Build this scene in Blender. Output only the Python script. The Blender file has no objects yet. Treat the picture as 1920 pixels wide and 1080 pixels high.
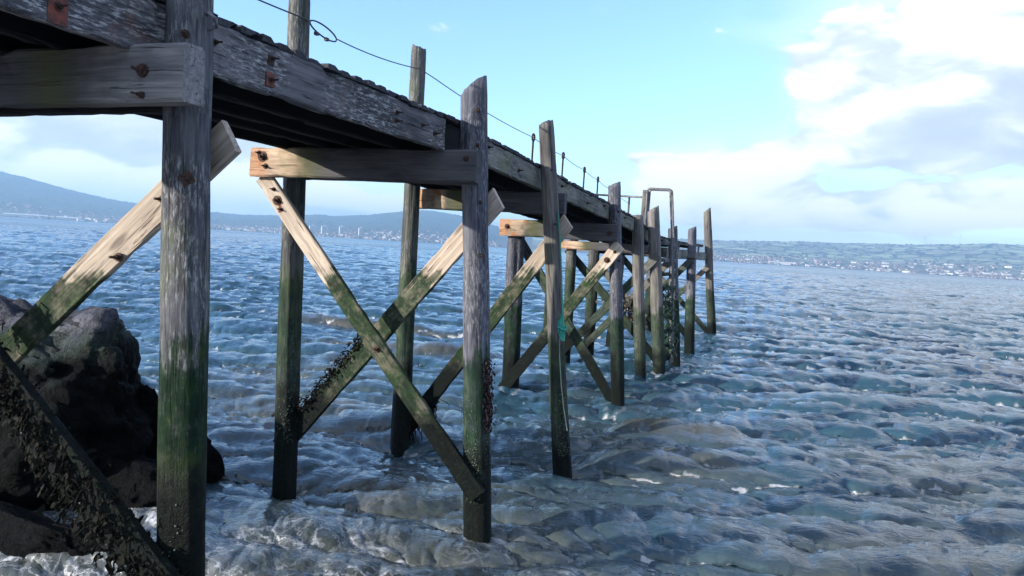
import bpy, bmesh, math, random
import numpy as np
from mathutils import Vector, Matrix, noise as mn
R = math.radians
rng = random.Random(7); nr = np.random.RandomState(11)
S = bpy.context.scene; C = S.collection

# ---------------------------------------------------------------- camera
yaw = math.atan(530/1400.); pitch = R(3.06); roll = R(3.577)
cd = bpy.data.cameras.new('camera'); cam = bpy.data.objects.new('camera', cd); C.objects.link(cam)
cd.sensor_width = 36; cd.lens = 36*1400/1920.; cd.clip_start = .05; cd.clip_end = 40000
CAM = Vector((2.57, 0, 2.5))
cam.matrix_world = Matrix.Translation(CAM) @ Matrix.Rotation(yaw, 4, 'Z') @ Matrix.Rotation(math.pi/2 - pitch, 4, 'X') @ Matrix.Rotation(roll, 4, 'Z')
S.camera = cam

# ---------------------------------------------------------------- light
SUN = Vector((-.70, -.70, .24)).normalized()          # towards the sun: low, behind the camera's left shoulder
ld = bpy.data.lights.new('sun', 'SUN'); ld.energy = 4.3; ld.angle = R(.5); ld.color = (1, .91, .79)
sun = bpy.data.objects.new('sun', ld); C.objects.link(sun); sun.rotation_euler = SUN.to_track_quat('Z', 'Y').to_euler()
S.view_settings.view_transform = 'Standard'; S.view_settings.look = 'None'
S.view_settings.exposure = 1.28; S.view_settings.gamma = 1
S.view_settings.use_curve_mapping = False
S.render.engine = 'CYCLES'; S.cycles.max_bounces = 6; S.cycles.diffuse_bounces = 3; S.cycles.glossy_bounces = 3; S.cycles.volume_bounces = 0; S.cycles.transmission_bounces = 2

# ---------------------------------------------------------------- node helpers
class NT:
    def __init__(s, tree): s.t = tree; s.n = tree.nodes; s.l = tree.links
    def new(s, typ, **kw):
        n = s.n.new(typ)
        for k, v in kw.items(): setattr(n, k, v)
        return n
    def put(s, sock, v):
        if isinstance(v, bpy.types.NodeSocket): s.l.new(v, sock)
        elif v is not None: sock.default_value = v
    def m(s, op, a, b=None, c=None, clamp=False):
        n = s.new('ShaderNodeMath', operation=op, use_clamp=clamp)
        s.put(n.inputs[0], a)
        if b is not None: s.put(n.inputs[1], b)
        if c is not None: s.put(n.inputs[2], c)
        return n.outputs[0]
    def vm(s, op, a, b=None, sc=None):
        n = s.new('ShaderNodeVectorMath', operation=op); s.put(n.inputs[0], a)
        if b is not None: s.put(n.inputs[1], b)
        if sc is not None: s.put(n.inputs['Scale'], sc)
        return n.outputs['Value'] if op in ('LENGTH', 'DOT_PRODUCT') else n.outputs[0]
    def mix(s, f, a, b, typ='MIX'):
        n = s.new('ShaderNodeMix', data_type='RGBA', blend_type=typ); n.clamp_factor = True
        s.put(n.inputs[0], f)
        for sock, v in ((n.inputs[6], a), (n.inputs[7], b)):
            if isinstance(v, tuple): v = tuple(v)[:3] + (1,)
            s.put(sock, v)
        return n.outputs[2]
    def noise(s, v, scale, detail=4, rough=.5, dist=0, col=False):
        n = s.new('ShaderNodeTexNoise'); s.put(n.inputs['Vector'], v); n.inputs['Scale'].default_value = scale
        n.inputs['Detail'].default_value = detail; n.inputs['Roughness'].default_value = rough; n.inputs['Distortion'].default_value = dist
        return n.outputs['Color'] if col else n.outputs['Fac']
    def sstep(s, v, a, b, o0=0, o1=1):
        n = s.new('ShaderNodeMapRange', interpolation_type='SMOOTHSTEP'); s.put(n.inputs[0], v)
        for i, x in enumerate((a, b, o0, o1)): s.put(n.inputs[i+1], x)
        return n.outputs[0]
    def scale(s, v, sc):
        return s.vm('MULTIPLY', v, sc)
    def ramp(s, f, stops):
        n = s.new('ShaderNodeValToRGB'); s.put(n.inputs[0], f); e = n.color_ramp.elements
        while len(e) < len(stops): e.new(.5)
        for i, (p, c) in enumerate(stops): e[i].position = p; e[i].color = tuple(c)[:3] + (1,)
        return n.outputs[0]
    def bump(s, h, strength, dist, normal=None):
        n = s.new('ShaderNodeBump'); n.inputs['Strength'].default_value = strength; n.inputs['Distance'].default_value = dist
        s.put(n.inputs['Height'], h)
        if normal is not None: s.put(n.inputs['Normal'], normal)
        return n.outputs[0]
def material(name):
    m = bpy.data.materials.new(name); m.use_nodes = True; t = NT(m.node_tree); return m, t, m.node_tree.nodes['Principled BSDF']

# ---------------------------------------------------------------- world: sky and clouds
W = bpy.data.worlds.new('World'); S.world = W; W.use_nodes = True; t = NT(W.node_tree)
for n in list(t.n): t.n.remove(n)
out = t.new('ShaderNodeOutputWorld')
sky = t.new('ShaderNodeTexSky', sky_type='NISHITA'); sky.sun_disc = False
sky.sun_elevation = math.asin(SUN.z); sky.sun_rotation = math.atan2(SUN.x, SUN.y)
sky.air_density = 1.0; sky.dust_density = .6; sky.ozone_density = 2.0; sky.altitude = 0
skyc = t.mix(1, sky.outputs[0], (.90, 1.02, 1.30), 'MULTIPLY')
b1 = t.new('ShaderNodeBackground'); t.put(b1.inputs[0], skyc); b1.inputs[1].default_value = .15
tc = t.new('ShaderNodeTexCoord').outputs['Generated']
sep = t.new('ShaderNodeSeparateXYZ'); t.put(sep.inputs[0], tc); dx, dy, dz = sep.outputs
az = t.m('DEGREES', t.m('ARCTAN2', dx, dy)); el = t.m('DEGREES', t.m('ARCSINE', dz))
P = t.scale(tc, (1, 1, 2.3))
warp = t.noise(P, 5, 3, .55, col=True)
Pw = t.vm('ADD', P, t.vm('SCALE', t.vm('SUBTRACT', warp, (.5, .5, .5)), sc=.16))
n1 = t.noise(Pw, 4.2, 9, .56)
n1u = t.noise(t.vm('ADD', Pw, (-.016, -.016, .075)), 4.2, 4, .5)
n2 = t.noise(P, 2.3, 3, .5)
def blob(a, e, ra, re, w):
    u = t.m('DIVIDE', t.m('SUBTRACT', az, a), ra); v = t.m('DIVIDE', t.m('SUBTRACT', el, e), re)
    r2 = t.m('ADD', t.m('MULTIPLY', u, u), t.m('MULTIPLY', v, v))
    return t.m('MULTIPLY', t.m('EXPONENT', t.m('MULTIPLY', r2, -1)), w)
def total(lst):
    acc = None
    for b in lst:
        v = blob(*b); acc = v if acc is None else t.m('ADD', acc, v)
    return acc
white = total([(2.2, 11.6, 3.6, 2.6, .62), (9.5, 11.5, 5, 2.4, .5), (10.5, 17, 6, 2.6, .5), (-6.5, 5.4, 5.0, 2.6, .75), (-1, 4.5, 7, 2.4, .6), (10.5, 4.6, 6, 1.8, .75),
               (-50, 3.0, 6, 1.5, .9), (-38, 3.4, 7, 2.2, .75), (-56, 4.6, 4, 1.0, .3), (-43, 4.5, 5, 2, .3), (25, 7, 8, 5, .5), (-75, 5, 10, 3, .4), (14, 25, 12, 8, .6), (26, 18, 9, 8, .5), (4, 36, 15, 9, .42)])
grey = total([(9, 8.9, 7, 1.8, .62), (6.5, 12.6, 6, 3.4, .28), (3.4, 15, 7, 2.6, .3), (3.2, 3.7, 3.6, 1.2, .45), (-2, 8.5, 5, 1.0, .22), (-11, 7.2, 5, .45, .22),
              (-51, 6.2, 9, 1.5, .6), (-43, 8, 6, 2, .3), (-26.5, 15.5, 3, 1.2, .16), (-15.5, 18, 2.4, 1.0, .14), (-30, 1.6, 12, .8, .3), (22, 11, 9, 5, .35), (-62, 9, 8, 5, .4)])
cover = t.m('MULTIPLY', t.sstep(t.m('ABSOLUTE', t.m('ADD', az, 20)), 48, 75), .36)
hor = t.sstep(el, 3.0, .0, 0, .30)
field = t.m('ADD', t.m('ADD', t.m('ADD', white, grey), hor), cover)
dens = t.sstep(t.m('ADD', field, t.m('MULTIPLY', t.m('SUBTRACT', n1, .5), 2.0)), .26, .43)
veil = t.m('MULTIPLY', t.sstep(t.m('ADD', field, t.m('MULTIPLY', t.m('SUBTRACT', n2, .5), .8)), .06, .5), .5)
dens = t.m('MAXIMUM', dens, veil)
lit = t.m('ADD', t.m('DIVIDE', t.m('ADD', t.m('ADD', white, t.m('MULTIPLY', hor, .7)), .1), t.m('ADD', t.m('ADD', t.m('ADD', white, grey), hor), .2)),
          t.m('ADD', t.m('MULTIPLY', t.m('SUBTRACT', n1, n1u), 2.5), t.m('MULTIPLY', t.m('SUBTRACT', n1, .5), .7)))
ccol = t.ramp(t.sstep(lit, .12, .98), [(0, (.50, .56, .69)), (.4, (.64, .70, .82)), (.7, (.88, .91, .96)), (1, (1.0, 1.0, .98))])
b2 = t.new('ShaderNodeBackground'); t.put(b2.inputs[0], ccol); b2.inputs[1].default_value = .62
ms = t.new('ShaderNodeMixShader'); t.put(ms.inputs[0], t.m('MULTIPLY', dens, .95)); t.l.new(b1.outputs[0], ms.inputs[1]); t.l.new(b2.outputs[0], ms.inputs[2])
t.l.new(ms.outputs[0], out.inputs[0])

# ---------------------------------------------------------------- object helpers
ROOTLOC = {}
def link(name, me, mat, parent=None):
    o = bpy.data.objects.new(name, me); C.objects.link(o)
    if mat and me is not None and not me.materials: me.materials.append(mat)
    if parent is not None: o.parent = parent
    return o
def tag(o, label=None, cat=None, group=None, kind=None):
    if label: o['label'] = label
    if cat: o['category'] = cat
    if group: o['group'] = group
    if kind: o['kind'] = kind
    return o
def empty(name, loc, label, cat, group=None):
    o = bpy.data.objects.new(name, None); C.objects.link(o); o.location = loc; o.empty_display_size = .2
    return tag(o, label, cat, group)
def mesh(name, V, F, smooth=False):
    me = bpy.data.meshes.new(name); me.from_pydata([tuple(v) for v in V], [], [tuple(f) for f in F]); me.update()
    if smooth: me.polygons.foreach_set('use_smooth', [True]*len(me.polygons))
    return me
def frame(p0, zdir, up):
    """matrix whose local X runs along zdir, local Z near up"""
    x = Vector(zdir).normalized(); y = Vector(up).cross(x).normalized(); z = x.cross(y)
    m = Matrix((x, y, z)).transposed().to_4x4(); m.translation = p0; return m
def place(o, mat4):
    """world matrix, whatever unrotated empties sit above"""
    off = Vector((0, 0, 0)); p = o.parent; inv = Matrix.Identity(4); chain = []
    while p is not None: chain.append(p); p = p.parent
    for q in reversed(chain): inv = inv @ q.matrix_basis
    o.matrix_basis = inv.inverted() @ mat4
    return o

def board_mesh(L, w, th, wob=.004, chip=.012, seg=.10, seed=0, endcut0=0, endcut1=0):
    """sawn timber: long axis X, thickness Y, width Z, rounded worn arrises"""
    n = max(2, int(L/seg)); b = min(w, th)*.13
    hw, ht = w/2, th/2
    sec = [(-ht+b, -hw), (0, -hw), (ht-b, -hw), (ht, -hw+b), (ht, 0), (ht, hw-b), (ht-b, hw), (0, hw), (-ht+b, hw), (-ht, hw-b), (-ht, 0), (-ht, -hw+b)]
    k = len(sec); V = []; F = []
    for i in range(n+1):
        u = i/n; x = u*L
        for j, (y, z) in enumerate(sec):
            q = Vector((x*2.1+seed*7.3, y*9+seed, z*9)); d = mn.noise(q)*wob*1.6
            q2 = Vector((x*13+seed*3.1, y*21, z*21+seed)); c = max(0, mn.noise(q2)-.22)*chip*3*(1 if j in (0, 2, 3, 5, 6, 8, 9, 11) else .3)
            sy, sz = (1 if y > 0 else -1 if y < 0 else 0), (1 if z > 0 else -1 if z < 0 else 0)
            bow = mn.noise(Vector((x*.5, seed*5.7, 3)))*wob*1.5
            xx = x + (endcut0*z*(1-u) if u < .5 else endcut1*z*u)
            V.append((xx, y + sy*(d-c)+bow, z + sz*(d-c)+bow*.5))
    for i in range(n):
        for j in range(k):
            a = i*k+j; c = i*k+(j+1) % k; F.append((a, c, c+k, a+k))
    F.append(tuple(reversed(range(k)))); F.append(tuple(range(n*k, n*k+k)))
    return mesh('timber', V, F)
def board(name, p0, p1, w, th, mat, parent, up=(0, 0, 1), **kw):
    p0, p1 = Vector(p0), Vector(p1); L = (p1-p0).length
    kw.setdefault('seed', rng.random()*50)
    o = link(name, board_mesh(L, w, th, **kw), mat, parent)
    return place(o, frame(p0, p1-p0, up))
def pile_mesh(L, r0, r1, seed, slant=(0, 0), sides=28, seg=.07, groove=.005):
    n = int(L/seg); V = []; F = []
    for i in range(n+1):
        u = i/n; x = u*L; r = r0+(r1-r0)*u
        for j in range(sides):
            a = 2*math.pi*j/sides; cy, cz = math.cos(a), math.sin(a)
            d = mn.noise(Vector((x*.7+seed, cy*1.2, cz*1.2)))*.016*r/.1 + mn.noise(Vector((x*2.2+seed, cy*7, cz*7+seed)))*groove
            g = mn.noise(Vector((x*.5+seed, cy*4+9, cz*4))); d -= max(0, g-.30)*.05*r/.1
            bx = mn.noise(Vector((x*.35, seed*2.3, 0)))*.02; by = mn.noise(Vector((x*.35, seed*4.1, 9)))*.02
            yy, zz = (r+d)*cy, (r+d)*cz
            xx = x + (slant[0]*yy+slant[1]*zz + mn.noise(Vector((cy*3, cz*3, seed)))*.02 if i == n else 0)
            if i == n: yy *= .95; zz *= .95
            V.append((xx, yy+bx, zz+by))
    for i in range(n):
        for j in range(sides):
            a = i*sides+j; c = i*sides+(j+1) % sides; F.append((a, c, c+sides, a+sides))
    F.append(tuple(reversed(range(sides))))
    top = [Vector(V[n*sides+j]) for j in range(sides)]; ctr = sum(top, Vector())/sides
    V.append(tuple(ctr+Vector((-.006, 0, 0)))); ci = len(V)-1
    for j in range(sides): F.append((n*sides+j, n*sides+(j+1) % sides, ci))
    me = mesh('pile', V, F, True)
    for p in me.polygons:
        if len(p.vertices) == 3: p.use_smooth = False
    return me
def tube_mesh(pts, r, sides=8, closed=False):
    pts = [Vector(p) for p in pts]; V = []; F = []; n = len(pts)
    rr = r if isinstance(r, (list, tuple)) else [r]*n
    up = Vector((0.13, .2, 1)).normalized()
    for i, p in enumerate(pts):
        if closed: d = pts[(i+1) % n]-pts[i-1]
        else: d = pts[min(i+1, n-1)]-pts[max(i-1, 0)]
        d.normalize(); a = d.cross(up)
        if a.length < .05: a = d.cross(Vector((1, 0, 0)))
        a.normalize(); b = d.cross(a)
        for j in range(sides):
            th = 2*math.pi*j/sides; V.append(tuple(p+(a*math.cos(th)+b*math.sin(th))*rr[i]))
    for i in range(n if closed else n-1):
        for j in range(sides):
            q = (i+1) % n; F.append((i*sides+j, i*sides+(j+1) % sides, q*sides+(j+1) % sides, q*sides+j))
    if not closed: F.append(tuple(range(sides))); F.append(tuple(reversed(range((n-1)*sides, n*sides))))
    return V, F
def tube(name, pts, r, mat, parent=None, sides=8, closed=False):
    V, F = tube_mesh(pts, r, sides, closed); return link(name, mesh(name, V, F, True), mat, parent)
def join(parts):
    V = []; F = []
    for v, f in parts:
        o = len(V); V += [tuple(x) for x in v]; F += [tuple(i+o for i in q) for q in f]
    return V, F
def box_vf(c, s, rot=None):
    c = Vector(c); V = []
    for x in (-1, 1):
        for y in (-1, 1):
            for z in (-1, 1):
                v = Vector((x*s[0]/2, y*s[1]/2, z*s[2]/2)); V.append((rot @ v if rot else v)+c)
    return V, [(0, 1, 3, 2), (4, 6, 7, 5), (0, 4, 5, 1), (2, 3, 7, 6), (0, 2, 6, 4), (1, 5, 7, 3)]

# ---------------------------------------------------------------- materials
def wood(name, light, dark, algae_z=1.9, algae_amt=1., black_z=.75, mottle=.5, rough=.85, rust=0, flecks=0., moss_top=0., shade_stain=None):
    m, t, p = material(name)
    oc = t.new('ShaderNodeTexCoord').outputs['Object']; oi = t.new('ShaderNodeObjectInfo')
    geo = t.new('ShaderNodeNewGeometry'); pos = geo.outputs['Position']
    off = t.vm('SCALE', t.vm('ADD', (1., 2.3, 4.1), (0, 0, 0)), sc=t.m('MULTIPLY', oi.outputs['Random'], 31.))
    v = t.vm('ADD', oc, off)
    g = t.scale(v, (.9, 17, 17)); grain = t.noise(g, 2.0, 8, .62, .5)
    g2 = t.scale(v, (2.2, 46, 46)); fine = t.noise(g2, 1.6, 5, .6)
    big = t.noise(t.scale(v, (.8, 3, 3)), 1.6, 5, .6)
    f = t.m('ADD', t.m('MULTIPLY', grain, .6), t.m('ADD', t.m('MULTIPLY', fine, .25), t.m('MULTIPLY', t.m('SUBTRACT', big, .35), mottle)))
    col = t.ramp(t.sstep(f, .32, .72), [(0, dark), (.5, tuple((a+b)/2 for a, b in zip(light, dark))), (1, light)])
    crack = t.sstep(t.noise(t.scale(v, (1.3, 30, 30)), 1.7, 3, .5, .3), .37, .30)      # drying checks along the grain
    col = t.mix(t.m('MULTIPLY', crack, .8), col, tuple(c*.25 for c in dark))
    h = t.m('SUBTRACT', t.m('ADD', t.m('MULTIPLY', grain, .6), t.m('MULTIPLY', fine, .4)), t.m('MULTIPLY', crack, .9))
    if flecks:
        fk = t.noise(t.scale(v, (7, 34, 34)), 1.9, 5, .75)
        reg = t.sstep(t.noise(v, 2.2, 2), .36, .56)
        ff = t.m('MULTIPLY', t.m('MULTIPLY', t.sstep(fk, .50, .60), reg), flecks)
        dk = t.m('MULTIPLY', t.m('MULTIPLY', t.sstep(fk, .47, .40), reg), flecks)
        col = t.mix(dk, col, (.025, .028, .035)); col = t.mix(ff, col, (.46, .46, .47))
        h = t.m('ADD', h, t.m('MULTIPLY', ff, .35))
    knot = t.new('ShaderNodeTexVoronoi'); t.put(knot.inputs['Vector'], t.scale(v, (1.4, 5, 5))); knot.inputs['Scale'].default_value = .9
    kf = t.sstep(knot.outputs['Distance'], .13, .06)
    col = t.mix(t.m('MULTIPLY', kf, .7), col, tuple(c*.4 for c in dark))
    sp = t.new('ShaderNodeSeparateXYZ'); t.put(sp.inputs[0], pos)
    z = sp.outputs[2]
    an = t.noise(pos, 2.6, 6, .62); zz = t.m('ADD', z, t.m('MULTIPLY', t.m('SUBTRACT', an, .5), 1.0))
    zz = t.m('ADD', zz, t.m('MULTIPLY', t.m('SUBTRACT', grain, .5), .45))
    ag = t.m('MULTIPLY', t.sstep(zz, algae_z+.07, algae_z-.10), algae_amt)
    patchy = t.sstep(t.noise(pos, 7, 6, .7), .36, .56); ag = t.m('MULTIPLY', ag, t.m('ADD', .78, t.m('MULTIPLY', patchy, .22)))
    ac = t.ramp(t.noise(t.scale(v, (3, 9, 9)), 2.1, 6, .65), [(.30, (.003, .010, .006)), (.52, (.007, .026, .012)), (.68, (.020, .050, .014)), (.85, (.10, .11, .03))])
    col = t.mix(ag, col, ac)
    if moss_top:
        mt = t.m('MULTIPLY', t.sstep(t.noise(pos, 3.1, 5, .65), .50, .64), moss_top)
        col = t.mix(mt, col, (.09, .12, .035))
    bk = t.sstep(t.m('ADD', z, t.m('MULTIPLY', t.m('SUBTRACT', an, .5), 1.3)), black_z+.22, black_z-.25)
    bcol = t.ramp(t.noise(v, 34, 4, .7), [(.35, (.002, .004, .005)), (.6, (.006, .010, .008)), (.76, (.03, .036, .022))])
    col = t.mix(bk, col, bcol)
    if rust:
        rn = t.noise(pos, 5, 4, .6)
        col = t.mix(t.m('MULTIPLY', t.sstep(rn, .55, .68), rust), col, (.30, .10, .03))
    if shade_stain:  # rusty end and greenish band, plus deck shade mixed into the colour
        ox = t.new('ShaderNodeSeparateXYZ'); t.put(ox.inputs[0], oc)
        sx = t.sstep(t.m('ADD', ox.outputs[0], t.m('MULTIPLY', t.m('SUBTRACT', an, .5), .7)), shade_stain[0], shade_stain[1])
        if shade_stain[0] < 1: col = t.mix(t.m('MULTIPLY', t.sstep(t.m('ADD', ox.outputs[0], t.m('MULTIPLY', t.m('SUBTRACT', an, .5), .3)), .26, .12), .5), col, (.36, .15, .06))
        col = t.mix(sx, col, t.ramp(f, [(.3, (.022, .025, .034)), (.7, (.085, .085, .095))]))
        col = t.mix(t.m('MULTIPLY', t.sstep(t.m('ABSOLUTE', t.m('SUBTRACT', ox.outputs[0], shade_stain[1])), .28, .0), .75), col, (.07, .075, .03))
    vary = t.m('ADD', .82, t.m('MULTIPLY', oi.outputs['Random'], .36))
    col = t.mix(1, col, t.vm('SCALE', (1., 1., 1.), sc=vary), 'MULTIPLY')
    t.put(p.inputs['Base Color'], col)
    t.put(p.inputs['Roughness'], t.m('SUBTRACT', rough, t.m('MULTIPLY', bk, .30)))
    t.put(p.inputs['Specular IOR Level'], t.m('SUBTRACT', .35, t.m('MULTIPLY', t.m('MAXIMUM', ag, bk), .25)))
    crust = t.m('MULTIPLY', t.noise(pos, 55, 4, .75), t.m('MULTIPLY', bk, 2.2)); h = t.m('ADD', h, crust)
    t.put(p.inputs['Normal'], t.bump(h, .75, .014))
    return m
M_pile = wood('weathered_pile_wood', (.130, .134, .160), (.020, .024, .040), 1.55, .9, .80, .55, flecks=.3)
M_pile_flecked = wood('flaking_pile_wood', (.165, .168, .185), (.028, .032, .045), 2.0, .97, 1.45, .5, flecks=.65, moss_top=.3)
M_pile_green = wood('algae_stained_pile_wood', (.12, .12, .11), (.02, .026, .03), 2.2, .75, .95, .5, flecks=.25, moss_top=.2)
M_pile_brown = wood('brown_pile_wood', (.22, .205, .195), (.05, .048, .052), 1.5, .8, .5, .5, moss_top=.2)
M_brace = wood('pale_brace_timber', (.58, .50, .41), (.27, .22, .18), 2.22, .97, 1.12, .35)
M_cap = wood('cap_beam_timber', (.50, .38, .27), (.20, .14, .11), 1.0, .8, .5, .9, moss_top=.3, rust=.8, shade_stain=(.42, .62))  # pale sunlit far end; deck shade over the rest is in the colour
M_cap_old = wood('grey_cap_beam_timber', (.17, .165, .17), (.04, .042, .052), 1.0, .8, .5, .6)
M_black = wood('weed_blackened_timber', (.010, .012, .010), (.004, .005, .004), 3.6, 1, 2.6, .5)
M_cap_front = wood('grey_cap_beam_baked_shade', (.26, .25, .25), (.09, .09, .10), 1.0, .8, .5, .5, shade_stain=(2.28, 1.75))  # lit near end and shaded remainder are both put into the colour
M_fascia = wood('mottled_fascia_timber', (.165, .16, .175), (.03, .032, .042), .5, .8, .2, .75, flecks=.85, rust=.12)
M_fascia_far = wood('lichened_fascia_timber', (.21, .20, .18), (.045, .05, .05), .5, .8, .2, .75, flecks=.3, moss_top=.5)
M_under = wood('shade_dark_stringer_timber', (.007, .009, .015), (.002, .003, .006), .5, .8, .2, .6)  # near-black base colour carries the deep shade under the deck
M_plank = wood('deck_plank_timber', (.06, .062, .075), (.015, .016, .024), .5, .8, .2, .6)
def simple(name, c, rough=.6, metal=0, c2=None, ns=20, bump=.0):
    m, t, p = material(name); oc = t.new('ShaderNodeTexCoord').outputs['Object']
    n = t.noise(oc, ns, 5, .6)
    t.put(p.inputs['Base Color'], t.mix(t.sstep(n, .38, .66), c, c2 or tuple(x*.5 for x in c)))
    p.inputs['Roughness'].default_value = rough; p.inputs['Metallic'].default_value = metal
    if bump: t.put(p.inputs['Normal'], t.bump(n, bump, .01))
    return m
M_rust = simple('rusted_iron', (.075, .035, .022), .8, .2, (.02, .014, .014), 60, .6)
M_redrust = simple('red_rust_plate', (.20, .055, .035), .85, .1, (.06, .03, .03), 25, .5)
M_iron = simple('dark_iron', (.06, .055, .055), .6, .5, (.03, .022, .02), 80, .4)
M_galv = simple('galvanised_steel', (.16, .16, .17), .55, .4, (.08, .08, .09), 30, .1)
M_wire = simple('wire_rope_steel', (.07, .08, .08), .6, .6, (.03, .03, .03), 120, .3)
M_rope = simple('green_polypropylene_rope', (.03, .36, .27), .6, 0, (.02, .20, .16), 90, .4)
M_oldrope = simple('faded_rope', (.30, .36, .30), .8, 0, (.14, .20, .15), 90, .4)
M_weed = simple('brown_seaweed', (.006, .006, .004), .75, 0, (.005, .005, .004), 14, .3)
M_mussel = simple('mussel_shell', (.014, .010, .014), .55, 0, (.010, .008, .014), 40, .2)
M_barn = simple('barnacle_shell', (.15, .18, .14), .8, 0, (.06, .08, .06), 60, .3)
M_white = simple('whitewashed_wall', (.46, .455, .45), .8, 0, (.40, .40, .40), .2)
M_pale = simple('pale_concrete', (.62, .62, .62), .8, 0, (.5, .5, .52), .1)
M_window = simple('dark_window_glass', (.06, .08, .10), .2, 0, (.05, .06, .08), 1)
M_roof = simple('slate_roof', (.14, .12, .12), .7, 0, (.10, .08, .08), .3)
M_brick = simple('brick_house_wall', (.33, .22, .18), .85, 0, (.26, .18, .15), .2)

for m_ in (M_weed, M_mussel): m_.node_tree.nodes['Principled BSDF'].inputs['Specular IOR Level'].default_value = .12
# rock
M_rock, t, p = material('sea_washed_rock')
geo = t.new('ShaderNodeNewGeometry'); pos = geo.outputs['Position']; sp = t.new('ShaderNodeSeparateXYZ'); t.put(sp.inputs[0], pos)
rn = t.noise(pos, 2.2, 9, .62, .6); rn2 = t.noise(pos, 11, 8, .68)
col = t.ramp(t.m('ADD', t.m('MULTIPLY', rn, .6), t.m('MULTIPLY', rn2, .4)), [(.36, (.012, .014, .022)), (.50, (.048, .052, .070)), (.62, (.165, .165, .195))])
lines = t.noise(t.scale(pos, (1, 1, 5)), 2.4, 5, .6, 1.2)
col = t.mix(t.sstep(lines, .43, .38), col, (.02, .02, .028))
an = t.noise(pos, 1.9, 6, .65); zz = t.m('ADD', sp.outputs[2], t.m('MULTIPLY', t.m('SUBTRACT', an, .5), 1.1))
g = t.sstep(zz, 1.65, 1.35); col = t.mix(t.m('MULTIPLY', g, .8), col, t.ramp(rn2, [(.35, (.008, .02, .014)), (.65, (.03, .065, .04))]))
b = t.sstep(zz, 1.50, 1.15); col = t.mix(b, col, t.ramp(rn2, [(.4, (.0012, .002, .003)), (.75, (.004, .006, .006))]))
t.put(p.inputs['Base Color'], col); p.inputs['Roughness'].default_value = .75; t.put(p.inputs['Specular IOR Level'], t.m('SUBTRACT', .3, t.m('MULTIPLY', b, .22)))
t.put(p.inputs['Normal'], t.bump(t.m('ADD', rn, t.m('ADD', t.m('MULTIPLY', rn2, .7), t.m('MULTIPLY', t.sstep(lines, .38, .45), .25))), 1.0, .13))

# ---------------------------------------------------------------- water: spectral sea on one sheet
def sea(L, N, lp, seed, std, wdir, spread=2, kmin=0, chop=1.0, cut=None, base=.02):
    rs = np.random.RandomState(seed); k1 = 2*np.pi*np.fft.fftfreq(N, L/N); kx, ky = np.meshgrid(k1, k1, indexing='xy'); k = np.hypot(kx, ky); k[0, 0] = 1
    kp = 2*np.pi/lp; c = (kx*wdir[0]+ky*wdir[1])/k
    Pk = np.exp(-1.25*(kp/k)**2)/k**3.7 * (np.abs(c)**spread+base)
    if cut: Pk *= np.exp(-(k/(2*np.pi/cut))**2)
    Pk[k < kmin] = 0; Pk[0, 0] = 0
    H = (rs.randn(N, N)+1j*rs.randn(N, N))*np.sqrt(Pk); h = np.fft.ifft2(H).real; s = std/h.std(); h *= s
    Dx = np.fft.ifft2(-1j*kx/k*H).real*s*chop; Dy = np.fft.ifft2(-1j*ky/k*H).real*s*chop
    gx = np.gradient(Dx, L/N, axis=1); gy = np.gradient(Dy, L/N, axis=0)
    return dict(L=L, N=N, a=[h, Dx, Dy, 1+gx+gy])
def sample(T, x, y, rot):
    c, s = math.cos(rot), math.sin(rot); u = (x*c+y*s)/T['L']*T['N']; v = (-x*s+y*c)/T['L']*T['N']
    i = np.floor(u).astype(int); j = np.floor(v).astype(int); fu = u-i; fv = v-j; N = T['N']; r = []
    for A in T['a']:
        a = A[j % N, i % N]; b = A[j % N, (i+1) % N]; d = A[(j+1) % N, i % N]; e = A[(j+1) % N, (i+1) % N]
        r.append((a*(1-fu)+b*fu)*(1-fv)+(d*(1-fu)+e*fu)*fv)
    h, dx, dy, jj = r
    return h, dx*c-dy*s, dx*s+dy*c, jj
T1 = sea(61., 1024, 2.7, 3, .058, (.24, -.97), 14, chop=2.0, cut=.16, base=.03)
T2 = sea(17.3, 512, .80, 5, .024, (-.02, -1.), 12, chop=1.7, cut=.07, base=.04)
T3 = sea(5.1, 256, .26, 9, .0075, (.35, -.95), 6, chop=1.2, cut=.03)
T0 = sea(143., 512, 9.5, 21, .065, (.25, -.97), 6, chop=1.2, cut=1.5)
PILE_XY = [(.20, 5.8), (.26, 8.1), (-.02, 12.1), (-.12, 14.6), (.07, 15.6), (.18, 17), (0, 20.8), (.17, 25), (0, 2.7), (-1.89, 5.9), (-1.82, 8.05), (-1.93, 12.08), (-1.98, 15.55), (-1.98, 17.5), (-2.2, 20.8), (-1.98, 25)]
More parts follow.
